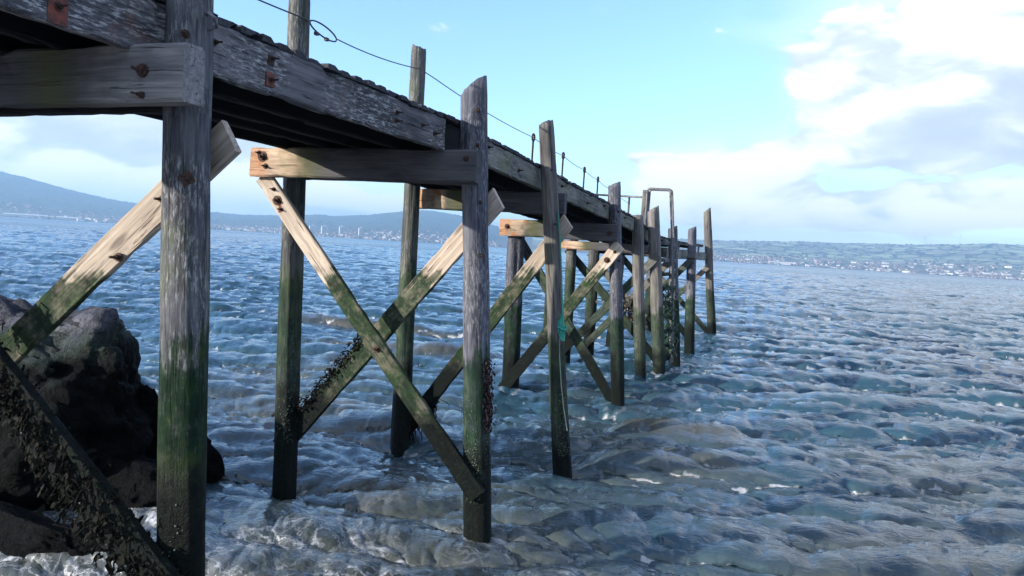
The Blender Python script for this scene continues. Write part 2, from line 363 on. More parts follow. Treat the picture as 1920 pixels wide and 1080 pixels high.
def water_height(x, y):
    r = np.hypot(x-CAM.x, y)
    f3 = np.clip(1-(r-7)/8, 0, 1); f2 = np.clip(1-(r-35)/60, 0, 1); f1 = np.clip(1-(r-250)/250, .0, 1)
    amp = .80+.25*np.clip((y-1)/18, 0, 1) + .35*np.clip((y-60)/200, 0, 1)
    h1, x1, y1, j1 = sample(T1, x, y, .0); h2, x2, y2, j2 = sample(T2, x, y, .31); h3, x3, y3, j3 = sample(T3, x, y, -.5)
    h = h1*f1*amp+h2*f2*amp+h3*f3; X = x1*f1*amp+x2*f2*amp+x3*f3; Y = y1*f1*amp+y2*f2*amp+y3*f3
    h0, x0, y0, j0 = sample(T0, x, y, .12); f0 = np.clip((y-2)/9, .15, 1)*np.clip(1-(r-600)/600, 0, 1); h = h+h0*f0; X = X+x0*f0; Y = Y+y0*f0
    # small swells that run up and lean over near the pier foot
    foam = np.zeros_like(h); murk = np.zeros_like(h)
    for (cx, cy, ang, ln, wd, am) in SWELLS:
        c, s = math.cos(ang), math.sin(ang); u = (x-cx)*c+(y-cy)*s; v = -(x-cx)*s+(y-cy)*c
        v = v + .10*np.sin(u*1.7+cx)+.06*np.sin(u*4.1+cy)
        e = np.exp(-(u/ln)**4); prof = np.exp(-(v/wd)**2)*(1) ; h = h+am*e*prof
        Y = Y - am*.5*e*np.exp(-((v)/wd)**2)
        murk = np.maximum(murk, e*np.exp(-((v+wd*.6)/(wd*1.4))**2))
        foam = foam + .55*e*np.exp(-((v-wd*.1)/(wd*.35))**2)*FOAMY
    for (px, py) in PILE_XY:
        q = np.hypot((x-px), (y-py)*1.0+.05*np.sin(x*9)); rg = np.exp(-((q-.13)/.07)**2); h = h+.022*rg+.012*np.sin(q*26)*np.exp(-q*2.2)*(q < 2.5); foam = foam+.6*np.exp(-((q-.17)/.10)**2)
    jac = np.clip((.50-(1-(1-j1)*amp*f1-(1-j2)*f2*.6))/.5, 0, 1)
    return h, X, Y, np.clip(foam+jac, 0, 1), murk
FOAMY = .8
SWELLS = [(4.5, 6.3, .16, 2.1, .50, .23), (1.2, 10.9, .1, .9, .34, .19), (3.6, 4.2, .2, 1.3, .33, .06), (-2.3, 3.3, .1, 1.3, .22, .05), (-.9, 4.3, .05, 1.6, .3, .05), (-5.5, 14.5, .08, 2.2, .35, .12), (-9, 19, .05, 3, .4, .12), (-3.2, 9.6, .1, 1.2, .3, .08), (7, 9.5, .15, 2, .4, .07)]
pts_r = [1.2]
while pts_r[-1] < 260: pts_r.append(pts_r[-1]*(1+.0070)+.001)
while pts_r[-1] < 9400: pts_r.append(pts_r[-1]*1.06)
rr = np.array(pts_r)
a_c = math.degrees(yaw); an_ = np.concatenate([np.linspace(-a_c-41, -a_c+41, 880), np.linspace(-a_c+41, -a_c+319, 70)[1:-1]])
aa = np.radians(an_); RR, AA = np.meshgrid(rr, aa, indexing='ij')
gx = CAM.x+RR*np.sin(AA); gy = RR*np.cos(AA)
hh, XX, YY, fo, mu = water_height(gx, gy)
nR, nA = gx.shape
co = np.stack([gx+XX, gy+YY, hh], -1).reshape(-1, 3)
idx = np.arange(nR*nA).reshape(nR, nA); nx = np.roll(idx, -1, 1)
quads = np.stack([idx[:-1], nx[:-1], nx[1:], idx[1:]], -1).reshape(-1, 4)
me = bpy.data.meshes.new('water'); nv = len(co)+1
me.vertices.add(nv); allco = np.vstack([co, [[CAM.x, 0, 0]]]).astype(np.float32); me.vertices.foreach_set('co', allco.ravel())
tri = np.stack([np.full(nA, nv-1), nx[0], idx[0]], -1)
li = np.concatenate([quads.ravel(), tri.ravel()]); me.loops.add(len(li)); me.loops.foreach_set('vertex_index', li.astype(np.int32))
st = np.concatenate([np.arange(len(quads))*4, len(quads)*4+np.arange(nA)*3]); me.polygons.add(len(st)); me.polygons.foreach_set('loop_start', st.astype(np.int32))
me.polygons.foreach_set('use_smooth', [True]*len(st)); me.update(calc_edges=True); me.validate()
for nm, arr in (('foam', fo), ('murk', mu)):
    at = me.attributes.new(nm, 'FLOAT', 'POINT'); at.data.foreach_set('value', np.append(arr.ravel(), 0).astype(np.float32))

M_water, t, p = material('sea_water')
geo = t.new('ShaderNodeNewGeometry'); pos = geo.outputs['Position']; sp = t.new('ShaderNodeSeparateXYZ'); t.put(sp.inputs[0], pos)
fa = t.new('ShaderNodeAttribute', attribute_name='foam').outputs['Fac']; ma = t.new('ShaderNodeAttribute', attribute_name='murk').outputs['Fac']
dist = t.vm('LENGTH', t.vm('SUBTRACT', pos, (2.57, 0, 0)))
mpatch = t.noise(pos, .30, 3, .5, .4)
shore = t.m('ADD', t.m('SUBTRACT', t.sstep(sp.outputs[1], 22, 3, 0, .75), t.sstep(sp.outputs[0], 3.2, 7.5, 0, .50)), t.m('MULTIPLY', t.m('SUBTRACT', mpatch, .5), 1.8))
murk = t.m('MAXIMUM', t.m('MULTIPLY', t.sstep(shore, .25, 1.0), .9), ma, clamp=True)
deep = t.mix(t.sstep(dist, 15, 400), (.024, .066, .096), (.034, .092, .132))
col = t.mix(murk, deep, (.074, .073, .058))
flat = t.scale(pos, (1, 1, 0))
wv = t.noise(flat, 1.6, 3, .5, col=True)
fp = t.vm('ADD', flat, t.vm('SCALE', t.vm('SUBTRACT', wv, (.5, .5, .5)), sc=.55))
def lace(scale, th0, th1, v):
    n = t.new('ShaderNodeTexVoronoi', feature='DISTANCE_TO_EDGE'); t.put(n.inputs['Vector'], v); n.inputs['Scale'].default_value = scale
    return t.sstep(n.outputs['Distance'], th0, th1)
fpw = t.vm('ADD', fp, t.vm('SCALE', t.vm('SUBTRACT', t.noise(flat, 6, 6, .7, col=True), (.5, .5, .5)), sc=.26))
l1 = lace(2.6, .065, .005, t.scale(fpw, (.75, 1.5, 1))); l2 = lace(7.5, .11, .01, t.scale(fpw, (.8, 1.4, 1)))
region = t.sstep(t.m('ADD', t.sstep(sp.outputs[1], 8.5, 3.0, 0.0, .60), t.m('MULTIPLY', t.m('SUBTRACT', t.noise(flat, .8, 5, .6, .5), .5), 1.7)), .24, .70)
blot = t.sstep(t.noise(fpw, 3.2, 7, .72), .50, .64)
brk = t.sstep(t.noise(fpw, 14, 5, .75), .40, .60)
lc = t.m('MULTIPLY', t.m('MAXIMUM', l1, t.m('MULTIPLY', l2, .6)), t.m('ADD', .25, t.m('MULTIPLY', brk, .75)))
foam = t.m('MULTIPLY', region, t.m('MAXIMUM', lc, t.m('MULTIPLY', blot, .28)))
crest = t.sstep(t.m('ADD', fa, t.m('MULTIPLY', t.m('SUBTRACT', t.noise(fpw, 5.5, 7, .72), .5), 1.3)), .42, .95)
foam = t.m('MAXIMUM', foam, t.m('MULTIPLY', crest, .7), clamp=True)
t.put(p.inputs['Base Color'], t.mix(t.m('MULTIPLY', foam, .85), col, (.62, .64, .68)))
t.put(p.inputs['Roughness'], t.m('MAXIMUM', t.sstep(dist, 8, 900, .035, .22), t.m('MULTIPLY', foam, .6)))
p.inputs['IOR'].default_value = 1.333; p.inputs['Specular IOR Level'].default_value = .9
rot = t.new('ShaderNodeVectorRotate', rotation_type='Z_AXIS'); t.put(rot.inputs['Vector'], flat); rot.inputs['Angle'].default_value = -.16; fr_ = rot.outputs[0]
def ridged(v): return t.m('SUBTRACT', 1, t.m('ABSOLUTE', t.m('SUBTRACT', t.m('MULTIPLY', v, 2), 1)))
bn1 = ridged(t.noise(t.scale(fr_, (.55, 1.3, 1)), 9, 4, .55, .5))
bn2 = ridged(t.noise(t.scale(fr_, (.42, 1.15, 1)), 2.6, 6, .58, .7))
bn3 = t.noise(t.scale(fr_, (.55, 1.2, 1)), .55, 6, .62, .7)
bn4 = t.noise(t.scale(fr_, (.5, 1.1, 1)), .09, 6, .65, .5)
nrm = t.bump(t.m('MULTIPLY', bn1, t.sstep(dist, 60, 12)), .65, .018); 
nrm = t.bump(t.m('MULTIPLY', bn2, t.sstep(dist, 6, 45, .12, 1)), .60, .080, nrm)
nrm = t.bump(t.m('MULTIPLY', bn3, t.sstep(dist, 40, 220)), .8, .5, nrm)
nrm = t.bump(t.m('MULTIPLY', bn4, t.sstep(dist, 300, 1200)), .7, 2.0, nrm)
nrm = t.bump(foam, .25, .02, nrm)
t.put(p.inputs['Normal'], nrm)
me.materials.append(M_water)
tag(link('water', me, None), kind='structure')
_wc = {}
def wz(x, y):
    return float(water_height(np.array([x]), np.array([y]))[0][0])

# ---------------------------------------------------------------- far shores
ridge = [(-100, .9), (-80, 1.9), (-66, 2.25), (-60.5, 2.4), (-57, 2.86), (-55.4, 2.80), (-53.7, 2.5), (-51.9, 2.1), (-50.1, 1.71), (-48.2, 1.5), (-46.2, 1.31), (-43.1, 1.18), (-41, 1.19), (-38.4, 1.26), (-35.4, 1.6), (-34.5, 1.54), (-32.3, 1.7), (-29.8, 2.15), (-27.6, 2.5), (-25.2, 2.26), (-23.5, 1.88), (-21.6, 1.42), (-19.4, 1.14), (-15.3, 1.12), (-11.3, 1.28), (-5.8, 1.5), (-1.7, 1.66), (3.5, 1.80), (6.8, 1.86), (9.9, 2.05), (11.7, 2.2), (13.4, 2.16), (18, 2.0), (26, 1.6), (40, .9), (60, .3)]
ra = np.array([a for a, e in ridge]); re_ = np.array([e for a, e in ridge])
def shore_r(az): return 4300 + 250*np.sin(az*.11+1) + 120*np.sin(az*.43)
RIDGE_D = 2300.
def land(az, u):
    """height at azimuth (deg) and fraction u from shore (0) to ridge (1) and beyond"""
    r = shore_r(az)+u*RIDGE_D; H = np.tan(np.radians(np.interp(az, ra, re_)))*(shore_r(az)+RIDGE_D)+2.5
    uu = np.clip(u, 0, 1); prof = .10*np.clip(uu*4, 0, 1)+.90*(uu**1.35*(1-.0*uu))
    return r, H*prof*np.where(u > 1, np.clip(1-(u-1)*1.1, 0, 1), 1)
def terrain(name, a0, a1, mat):
    az = np.linspace(a0, a1, int((a1-a0)*9)); us = np.concatenate([[-.02], np.linspace(0, 1, 60), np.linspace(1.02, 1.9, 12)])
    V = []; nz = []
    for u in us:
        r, h = land(az, u)
        for a, rr_, hh_ in zip(az, r, h):
            x = CAM.x+rr_*math.sin(R(a)); y = rr_*math.cos(R(a))
            q = Vector((x*.0022, y*.0022, .3)); n = mn.fractal(q, .9, 2.1, 5)*9 + mn.noise(Vector((x*.03, y*.03, 1)))*2.0
            k = min(1, max(0, u)*2.2)
            V.append((x, y, -.8 if u < 0 else 1.2+hh_+n*k))
    na = len(az); F = []
    for i in range(len(us)-1):
        for j in range(na-1): F.append((i*na+j, i*na+j+1, (i+1)*na+j+1, (i+1)*na+j))
    return tag(link(name, mesh(name, V, F, True), mat), kind='structure')
def field_mat(name, green, brown, amt, scale=.006):
    m, t, p = material(name); pos = t.new('ShaderNodeNewGeometry').outputs['Position']
    w = t.vm('ADD', pos, t.vm('SCALE', t.noise(pos, .004, 3, col=True), sc=140.))
    v = t.new('ShaderNodeTexVoronoi', distance='MANHATTAN'); t.put(v.inputs['Vector'], t.scale(w, (1, .8, 0))); v.inputs['Scale'].default_value = scale
    e = t.new('ShaderNodeTexVoronoi', feature='DISTANCE_TO_EDGE'); t.put(e.inputs['Vector'], t.scale(w, (1, .8, 0))); e.inputs['Scale'].default_value = scale
    sc_ = t.new('ShaderNodeSeparateColor'); t.put(sc_.inputs[0], v.outputs['Color'])
    c = t.ramp(sc_.outputs[0], [(0, brown), (.35, tuple(x*.7 for x in green)), (.6, green), (1, tuple(x*1.5 for x in green))])
    c = t.mix(t.sstep(e.outputs['Distance'], .10, .03), c, (.016, .028, .014))
    n = t.noise(pos, .006, 6, .65); c = t.mix(t.sstep(n, .62-amt*.25, .72-amt*.25), c, (.018, .032, .018))
    sp = t.new('ShaderNodeSeparateXYZ'); t.put(sp.inputs[0], pos)
    tn = t.noise(pos, .02, 5, .7); low = t.sstep(t.m('ADD', sp.outputs[2], t.m('MULTIPLY', t.m('SUBTRACT', tn, .5), 70)), 62, 22)
    c = t.mix(t.m('MULTIPLY', low, .75), c, t.ramp(t.noise(pos, .05, 4, .7), [(.4, (.05, .055, .045)), (.6, (.13, .095, .08))]))
    t.put(p.inputs['Base Color'], c); p.inputs['Roughness'].default_value = .95
    return m
terrain('hills', -100, -19.4, field_mat('moorland_hillside', (.014, .022, .014), (.022, .020, .020), .9))
terrain('farmland_hills', -19.4, 60, field_mat('farmed_hillside', (.26, .30, .18), (.27, .25, .19), .08))
def spot(az, u):
    r, h = land(np.array([az]), np.array([u])); x = CAM.x+r[0]*math.sin(R(az)); y = r[0]*math.cos(R(az))
    q = Vector((x*.0022, y*.0022, .3)); n = mn.fractal(q, .9, 2.1, 5)*9 + mn.noise(Vector((x*.03, y*.03, 1)))*2.0
    return Vector((x, y, 1.2+h[0]+n*min(1, max(0, u)*2.2)-.5))
# woods
V = []; F = []; octf = [(0, 2, 4), (2, 1, 4), (1, 3, 4), (3, 0, 4), (2, 0, 5), (1, 2, 5), (3, 1, 5), (0, 3, 5)]
parts = []
for i in range(3400):
    left = rng.random() < .6
    a = rng.uniform(-62, -21) if left else rng.uniform(-12, 16)
    u = rng.random()**1.3
    if rng.random() < .16: u = rng.uniform(.985, 1.0)
    if mn.noise(Vector((a*.9, u*5, 2))) < -.05 and u < .98: continue
    c = spot(a, u); s = rng.uniform(5, 11)*(1.0 if u < .98 else .8); o = len(V)
    for d in ((1, 0, 0), (-1, 0, 0), (0, 1, 0), (0, -1, 0), (0, 0, 1), (0, 0, -.3)):
        V.append(tuple(c+Vector((d[0]*s*rng.uniform(.8, 1.6), d[1]*s*rng.uniform(.8, 1.6), d[2]*s*rng.uniform(.8, 1.3)))))
    F += [tuple(k+o for k in f) for f in octf]
M_tree = simple('distant_foliage', (.022, .038, .018), .95, 0, (.012, .022, .012), .05)
tag(link('woodland', mesh('woodland', V, F), M_tree), 'dark woods and hedgerows scattered over the far hillsides', 'woodland', kind='stuff')

# distant houses
def house_vf(w, d, h, rf):
    V, F = box_vf((0, 0, h/2), (w, d, h)); o = len(V)
    V += [(-w/2, -d/2, h), (w/2, -d/2, h), (w/2, d/2, h), (-w/2, d/2, h), (-w/2, 0, h+rf), (w/2, 0, h+rf)]
    F += [(o, o+1, o+5, o+4), (o+2, o+3, o+4, o+5), (o, o+4, o+3), (o+1, o+2, o+5)]
    return V, F
def house_mesh(name, w, d, h, rf, wm):
    V, F = house_vf(w, d, h, rf); me = mesh(name, V, F); me.materials.append(wm); me.materials.append(M_roof)
    for p_ in me.polygons[6:8]: p_.material_index = 1
    return me
hm = [house_mesh('house', 15, 9, 7, 4, M_white), house_mesh('house', 22, 10, 8, 4, M_white), house_mesh('house', 12, 10, 6, 4, M_brick), house_mesh('house', 34, 14, 9, 3, M_pale)]
def face_cam(p): return math.atan2(p.y, p.x-CAM.x)-math.pi/2
zones = [(-57, -44, .01, .10, 'white buildings along the foot of the high left hill', 'building at the foot of the high hill behind the tall left brace', 40),
         (-43, -24, .02, .22, 'houses on the low shore seen between the pier legs', 'house on the low shore seen between the pier legs', 90),
         (-6, 4.5, .01, .20, 'houses of the far right shore nearest the pier end', 'tiny house on the far right shore near the pier end', 50),
         (4.5, 16, .01, .30, 'houses of the far right shore towards the frame edge', 'tiny house on the far right shore towards the frame edge', 80)]
for a0, a1, u0, u1, grp, lab, cnt in zones:
    for i in range(cnt):
        a = rng.uniform(a0, a1); u = u0+(u1-u0)*rng.random()**1.7; c = spot(a, u)
        k = rng.choice((0, 0, 0, 1, 1, 2, 3)) if a > -44 else rng.choice((1, 3, 3))
        o = bpy.data.objects.new('house', hm[k]); C.objects.link(o); o.location = c; o.rotation_euler.z = face_cam(c)+rng.uniform(-.7, .7)
        s = rng.uniform(.8, 1.25); o.scale = (s, s, s)
        tag(o, ('white ', 'larger white ', 'brick ', 'long flat ')[k]+lab, 'house', grp)
parts = []
for i in range(2600):
    if rng.random() < .5: a = rng.uniform(-58, -22); u = .01+.25*rng.random()**1.6
    else: a = rng.uniform(-7, 17); u = .008+.26*rng.random()**1.5
    if mn.noise(Vector((a*1.1, u*9, 7))) < -.12: continue
    c = spot(a, u); s = rng.uniform(.45, 1.0); v, f = house_vf(14*s, 9*s, 7*s, 4*s); rt = Matrix.Rotation(face_cam(c)+rng.uniform(-1, 1), 3, 'Z')
    parts.append(([rt @ Vector(q)+c for q in v], f))
V, F = join(parts); me = mesh('distant_town', V, F); me.materials.append(M_white); me.materials.append(M_brick); me.materials.append(M_roof)
for i in range(len(parts)):
    wm = 0 if rng.random() < .3 else 1
    for q in range(10): me.polygons[i*10+q].material_index = 2 if q in (6, 7) else wm
tag(link('distant_town', me, None), 'mass of tiny roofs and walls of the towns on the far shores', 'town', kind='stuff')
# warehouses
for a, L_, lab in ((-53.9, 190, 'long white shed at the foot of the high left hill'), (-51.6, 110, 'shorter white shed right of the long one under the high hill'), (-1.2, 120, 'long low white building on the far shore beside the pier end')):
    c = spot(a, .02); o = empty('warehouse', c, lab, 'warehouse'); o.rotation_euler.z = face_cam(c)
    v, f = box_vf((0, 0, 6), (L_, 40, 12)); link('wall', mesh('wall', v, f), M_white, o)
    v = [(-L_/2-1, -21, 12), (L_/2+1, -21, 12), (L_/2+1, 21, 12), (-L_/2-1, 21, 12), (-L_/2-1, 0, 17), (L_/2+1, 0, 17)]
    link('roof', mesh('roof', v, [(0, 1, 5, 4), (2, 3, 4, 5), (0, 4, 3), (1, 2, 5), (0, 3, 2, 1)]), M_pale, o)
# tower blocks
for a, w, h, lab in ((-35.9, 36, 44, 'leftmost tower block on the low shore, seen right of the pale crossed brace'), (-35.05, 34, 46, 'second tower block from the left on the low shore'),
                     (-33.8, 26, 48, 'third tower block from the left, tall and narrow above low buildings'), (-32.4, 24, 46, 'rightmost pale tower block near the water')):
    c = spot(a, .10); o = empty('tower_block', c, lab, 'tower block', 'tower blocks on the low shore'); o.rotation_euler.z = face_cam(c)+.25
    v, f = box_vf((0, 0, h/2), (w, 18, h)); link('wall', mesh('wall', v, f), M_white, o)
    v, f = box_vf((w*.1, 0, h+2.5), (w*.35, 10, 5)); link('roof_housing', mesh('roof_housing', v, f), M_pale, o)
    wmesh = mesh('window', *box_vf((0, 0, 0), (3.2, .5, 1.7))); wmesh.materials.append(M_window)
    for fl in range(12):
        for k in range(int(w//7)):
            q = bpy.data.objects.new('window', wmesh); C.objects.link(q); q.parent = o; q.location = ((k-(w//7-1)/2)*6.2, -9.1, 4+fl*3.5)
# wind turbines on the right ridge
for a, lab in ((7.9, 'left of two tiny white wind turbines on the right ridge'), (9.9, 'right of two tiny white wind turbines on the right ridge')):
    c = spot(a, 1.0); o = empty('wind_turbine', c, lab, 'wind turbine'); o.rotation_euler.z = face_cam(c)
    tube('tower', [(0, 0, -3), (0, 0, 30), (0, 0, 62)], [2.4, 1.8, 1.2], M_white, o)
    v, f = box_vf((0, -1.5, 63), (3, 8, 3)); link('nacelle', mesh('nacelle', v, f), M_white, o)
    for k in range(3):
        th = 2*math.pi*k/3+a; d = Vector((math.cos(th), 0, math.sin(th))); c0 = Vector((0, -6, 63))
        tube('blade', [c0, c0+d*12, c0+d*30], [1.0, 1.3, .25], M_white, o)
# small yacht far out
c = Vector((CAM.x+2400*math.sin(R(5.19)), 2400*math.cos(R(5.19)), 0)); o = empty('sailing_boat', c, 'tiny white sailing boat far out before the right shore', 'boat'); o.rotation_euler.z = face_cam(c)
v = [(-6, 0, 1.3), (-5, -1.6, 1.2), (5, -1.4, 1.2), (5, 1.4, 1.2), (-5, 1.6, 1.2), (-4.4, 0, -.4), (4.4, 0, -.4)]
link('hull', mesh('hull', v, [(0, 1, 2, 3, 4), (0, 5, 1), (1, 5, 6, 2), (2, 6, 3), (3, 6, 5, 4), (4, 5, 0)]), M_white, o)
tube('mast', [(0, 0, 1.2), (0, 0, 16)], .14, M_galv, o, 6)
link('sail', mesh('sail', [(.2, 0, 2.6), (5, .5, 2.6), (.2, 0, 15.5), (.2, .12, 2.6), (5, .62, 2.6), (.2, .12, 15.5)], [(0, 1, 2), (5, 4, 3), (0, 2, 5, 3), (0, 3, 4, 1), (1, 4, 5, 2)]), M_white, o)

# haze
hz, t, p = material('sea_haze'); t.n.remove(p); pv = t.new('ShaderNodeVolumePrincipled'); pv.inputs['Color'].default_value = (.40, .68, 1, 1); pv.inputs['Density'].default_value = 1.6e-4; pv.inputs['Anisotropy'].default_value = .2
t.l.new(pv.outputs[0], t.n['Material Output'].inputs['Volume'])
v, f = box_vf((0, 0, 0), (1, 1, 1)); o = link('haze', mesh('haze', v, f), hz); o.scale = (19600, 19600, 402); o.location = (0, 0, 199.); tag(o, 'thin sea haze that pales the far shores', 'haze', kind='stuff')
HAZE = o

# ---------------------------------------------------------------- the pier
PIER = empty('pier', (-1., -1.5, 0), 'old weathered timber pier on crossed legs running out over the sea', 'pier')
def EX(y): return float(np.interp(y, [5.8, 8.1, 12.1, 14.6, 15.6, 17, 25], [-.24, -.30, -.41, -.50, -.46, -.40, -.38]))   # near edge
def EZ(y): return float(np.interp(y, [5.8, 8.1, 12.1, 14.6, 15.6, 17, 20, 25.3], [3.555, 3.475, 3.34, 3.25, 3.12, 2.99, 2.95, 3.0]))  # deck top
def XZ(p0, p1, z): k = (z-p0[2])/(p1[2]-p0[2]); return tuple(a+(b-a)*k for a, b in zip(p0, p1))
FAR = -1.98
# piles: foot (z=0), top, radius foot, radius top, material, slant
near = [((-.00, 2.7, 0), (-.145, 2.7, 4.6), .108, .10, M_pile_flecked, (0, 0), 'flaking grey leg turning green then black towards the water, nearest of all'),
        ((.20, 5.8, 0), (-.075, 5.8, 3.83), .128, .112, M_pile, (.1, -.75), None),
        ((.26, 8.1, 0), (-.22, 8.1, 3.93), .112, .088, M_pile_brown, (.0, -.3), 'leaning brown leg with a green rope knot'),
        ((-.02, 12.1, 0), (-.33, 12.1, 3.65), .115, .10, M_pile, (0, -.4), None),
        ((-.12, 14.6, 0), (-.43, 14.6, 3.29), .115, .11, M_pile_brown, (0, 0), None),
        ((.07, 15.6, 0), (-.32, 15.6, 3.49), .135, .12, M_pile_brown, (0, -.5), None),
        ((.18, 17, 0), (-.10, 17, 3.19), .14, .10, M_pile, (0, -.3), None),
        ((.0, 20.8, 0), (-.18, 20.8, 3.35), .14, .115, M_pile, (0, -.4), None),
        ((.17, 25, 0), (-.29, 25, 4.12), .15, .12, M_pile_brown, (0, -.6), None)]
far = [((-2.02, 2.7, 0), (-1.95, 2.7, 4.6), .11, .10, M_pile, (0, 0)),
       ((-1.89, 5.9, 0), (-1.97, 5.9, 4.75), .112, .095, M_pile_green, (0, 0)),
       ((-1.82, 8.05, 0), (-1.86, 8.05, 4.83), .125, .088, M_pile_green, (0, .3)),
       ((-1.93, 12.08, 0), (-1.98, 12.08, 2.98), .155, .145, M_pile, (0, 0)),
       ((-1.98, 15.55, 0), (-2.0, 15.55, 2.75), .115, .11, M_pile_green, (0, 0)),
       ((-1.98, 17.5, 0), (-2.0, 17.5, 2.75), .14, .13, M_pile_green, (0, 0)),
       ((-2.2, 20.8, 0), (-2.1, 20.8, 2.7), .15, .14, M_pile_brown, (0, 0)),
       ((-1.98, 25, 0), (-1.98, 25, 2.8), .14, .13, M_pile, (0, 0))]
PILES = {}
def add_pile(key, p0, p1, r0, r1, mat, slant=(0, 0), lab=None):
    f, tp = Vector(p0), Vector(p1); d = (tp-f).normalized(); base = f-d*(.95/d.z)
    o = link('pile', pile_mesh((tp-base).length, r0, r1, rng.random()*60, slant), mat, PIER); place(o, frame(base, d, (-1, 0, 0)))
    if lab: o['label'] = lab
    PILES[key] = o; return o
for i, (p0, p1, r0, r1, m_, sl, lab) in enumerate(near): add_pile('n%d' % i, p0, p1, r0, r1, m_, sl, lab)
for i, (p0, p1, r0, r1, m_, sl) in enumerate(far): add_pile('f%d' % i, p0, p1, r0, r1, m_, sl)
# a rotten leg broken off above the water
o = link('broken_pile', pile_mesh(2.2, .085, .11, 4.4, (.6, .3)), M_pile_green, PIER); o['label'] = 'rotten leg broken off above the water'
place(o, frame(Vector((-2.0, 14.2, .75)), (0, 0, 1), (-1, 0, 0)))
# cap beams across each bent
def cap(y, x0, x1, ztop, h, mat, th=.11, z0off=0, lab=None):
    o = board('cap_beam', (x0, y, ztop-h/2+z0off), (x1, y, ztop-h/2), h, th, mat, PIER, up=(0, 0, 1), wob=.006)
    if lab: o['label'] = lab
    return o
CAPS = {}
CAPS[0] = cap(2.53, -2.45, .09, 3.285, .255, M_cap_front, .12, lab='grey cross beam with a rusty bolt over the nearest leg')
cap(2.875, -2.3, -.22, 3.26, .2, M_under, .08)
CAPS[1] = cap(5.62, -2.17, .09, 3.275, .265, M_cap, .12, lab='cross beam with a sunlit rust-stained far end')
cap(6.03, -2.1, -.05, 3.25, .22, M_cap_old, .09)
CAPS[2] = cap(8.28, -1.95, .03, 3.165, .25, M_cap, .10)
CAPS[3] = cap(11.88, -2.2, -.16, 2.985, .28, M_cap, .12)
cap(12.32, -2.1, -.3, 2.98, .22, M_cap_old, .09)
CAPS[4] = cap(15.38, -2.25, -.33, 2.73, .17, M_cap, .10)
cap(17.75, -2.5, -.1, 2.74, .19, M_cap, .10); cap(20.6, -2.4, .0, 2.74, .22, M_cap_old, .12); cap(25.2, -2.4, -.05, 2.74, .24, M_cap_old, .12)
# posts between the low far caps and the deck (short packers)
for (x, y, z0, z1) in ((-1.2, 15.38, 2.73, EZ(15.4)-.3), (-1.9, 15.38, 2.73, EZ(15.4)-.3), (-1.2, 17.75, 2.74, 2.80), (-1.2, 11.88, 2.985, EZ(11.9)-.3)):
    board('packer', (x, y, z0), (x, y, z1), .16, .1, M_under, PIER, up=(1, 0, 0))
# cross braces: (near pt, far pt) on the bent's front (-y) or back (+y) face
def brace(p0, p1, w=.20, th=.055, mat=M_brace, lab=None, cut=.25):
    o = board('brace', p0, p1, w, th, mat, PIER, up=(0, -.0001, 1), wob=.0018, chip=.010, endcut0=0, endcut1=cut)
    if lab: o['label'] = lab
    return o
BR = {}
BR['1B'] = brace((-2.3, 2.845, 1.07), (.03, 2.845, 2.945), .176, .042, cut=.1, lab='pale brace with its sawn end showing behind the nearest leg')
BR['1A'] = brace((-2.1, 2.555, 2.45), (.12, 2.555, .78),   .22, .06, mat=M_black, lab='black weed-crusted brace in front of the nearest leg')
BR['3A'] = brace((-2.10, 5.66, 3.02), (.24, 5.66, .42), .165, .05, cut=0, lab='pale-topped brace with rusty bolt crossing in front')
BR['3B'] = brace((-2.0, 5.96, .42), (.14, 5.96, 2.92), .19, .055, cut=.3)
BR['5B'] = brace((-1.95, 8.26, .02), (.08, 8.26, 2.85), .185, .055, cut=.3)
BR['5A'] = brace((-2.05, 7.93, 2.9), (-1.7, 7.93, 2.5), .16, .05, mat=M_cap_old); C.objects.unlink(BR['5A']); bpy.data.objects.remove(BR['5A'])
BR['12B'] = brace((-2.05, 11.93, .0), (-.13, 11.93, 2.66), .20, .055, cut=.1)
BR['12A'] = brace((-2.12, 12.30, 2.82), (-.1, 12.30, -.05), .17, .05, mat=M_pile_green)
def bent_x(y0, y1, zt, zb, mat):
    brace((-2.1, y0, zb), (-.1, y0, zt), .17, .05, mat=mat); brace((-2.15, y1, zt), (.05, y1, zb), .17, .05, mat=mat)
bent_x(15.44, 15.73, 2.55, .25, M_pile_green); bent_x(17.33, 17.62, 2.5, .2, M_pile_brown); bent_x(20.62, 20.98, 2.5, .2, M_pile_green); bent_x(24.82, 25.18, 2.3, .1, M_pile_brown)
# longitudinal beams
def run(name, xs, y0, y1, zoff, h, th, mat, x_of=EX, lab=None, step=None):
    """one beam following the deck between y0 and y1, split where the deck bends"""
    ks = [y0]+[k for k in (5.9, 8.15, 12.15, 14.65, 15.65, 17.05, 20.0) if y0+.3 < k < y1-.3]+[y1]
    for a, b in zip(ks, ks[1:]):
        o = board(name, (x_of(a)+xs, a+.004, EZ(a)+zoff), (x_of(b)+xs, b-.004, EZ(b)+zoff), h, th, mat, PIER, wob=.006, chip=.02)
        if lab: o['label'] = lab; lab = None
run('fascia_beam', 0, -1.5, 5.56, -.165, .255, .075, M_fascia, lab='mottled flaking edge beam with rusty plates')
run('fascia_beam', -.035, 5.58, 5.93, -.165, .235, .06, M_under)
run('fascia_beam', .0, 5.95, 17.0, -.155, .235, .07, M_fascia_far)
run('fascia_beam', .0, 17.02, 25.15, -.06, .055, .07, M_fascia_far)
for xs, hh_ in ((-.42, .24), (-.80, .24), (-1.15, .24)):
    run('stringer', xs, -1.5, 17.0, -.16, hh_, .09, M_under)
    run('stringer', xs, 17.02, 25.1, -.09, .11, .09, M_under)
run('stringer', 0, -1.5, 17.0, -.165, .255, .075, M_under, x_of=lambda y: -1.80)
run('stringer', 0, 17.02, 25.1, -.09, .11, .075, M_fascia_far, x_of=lambda y: -1.80)
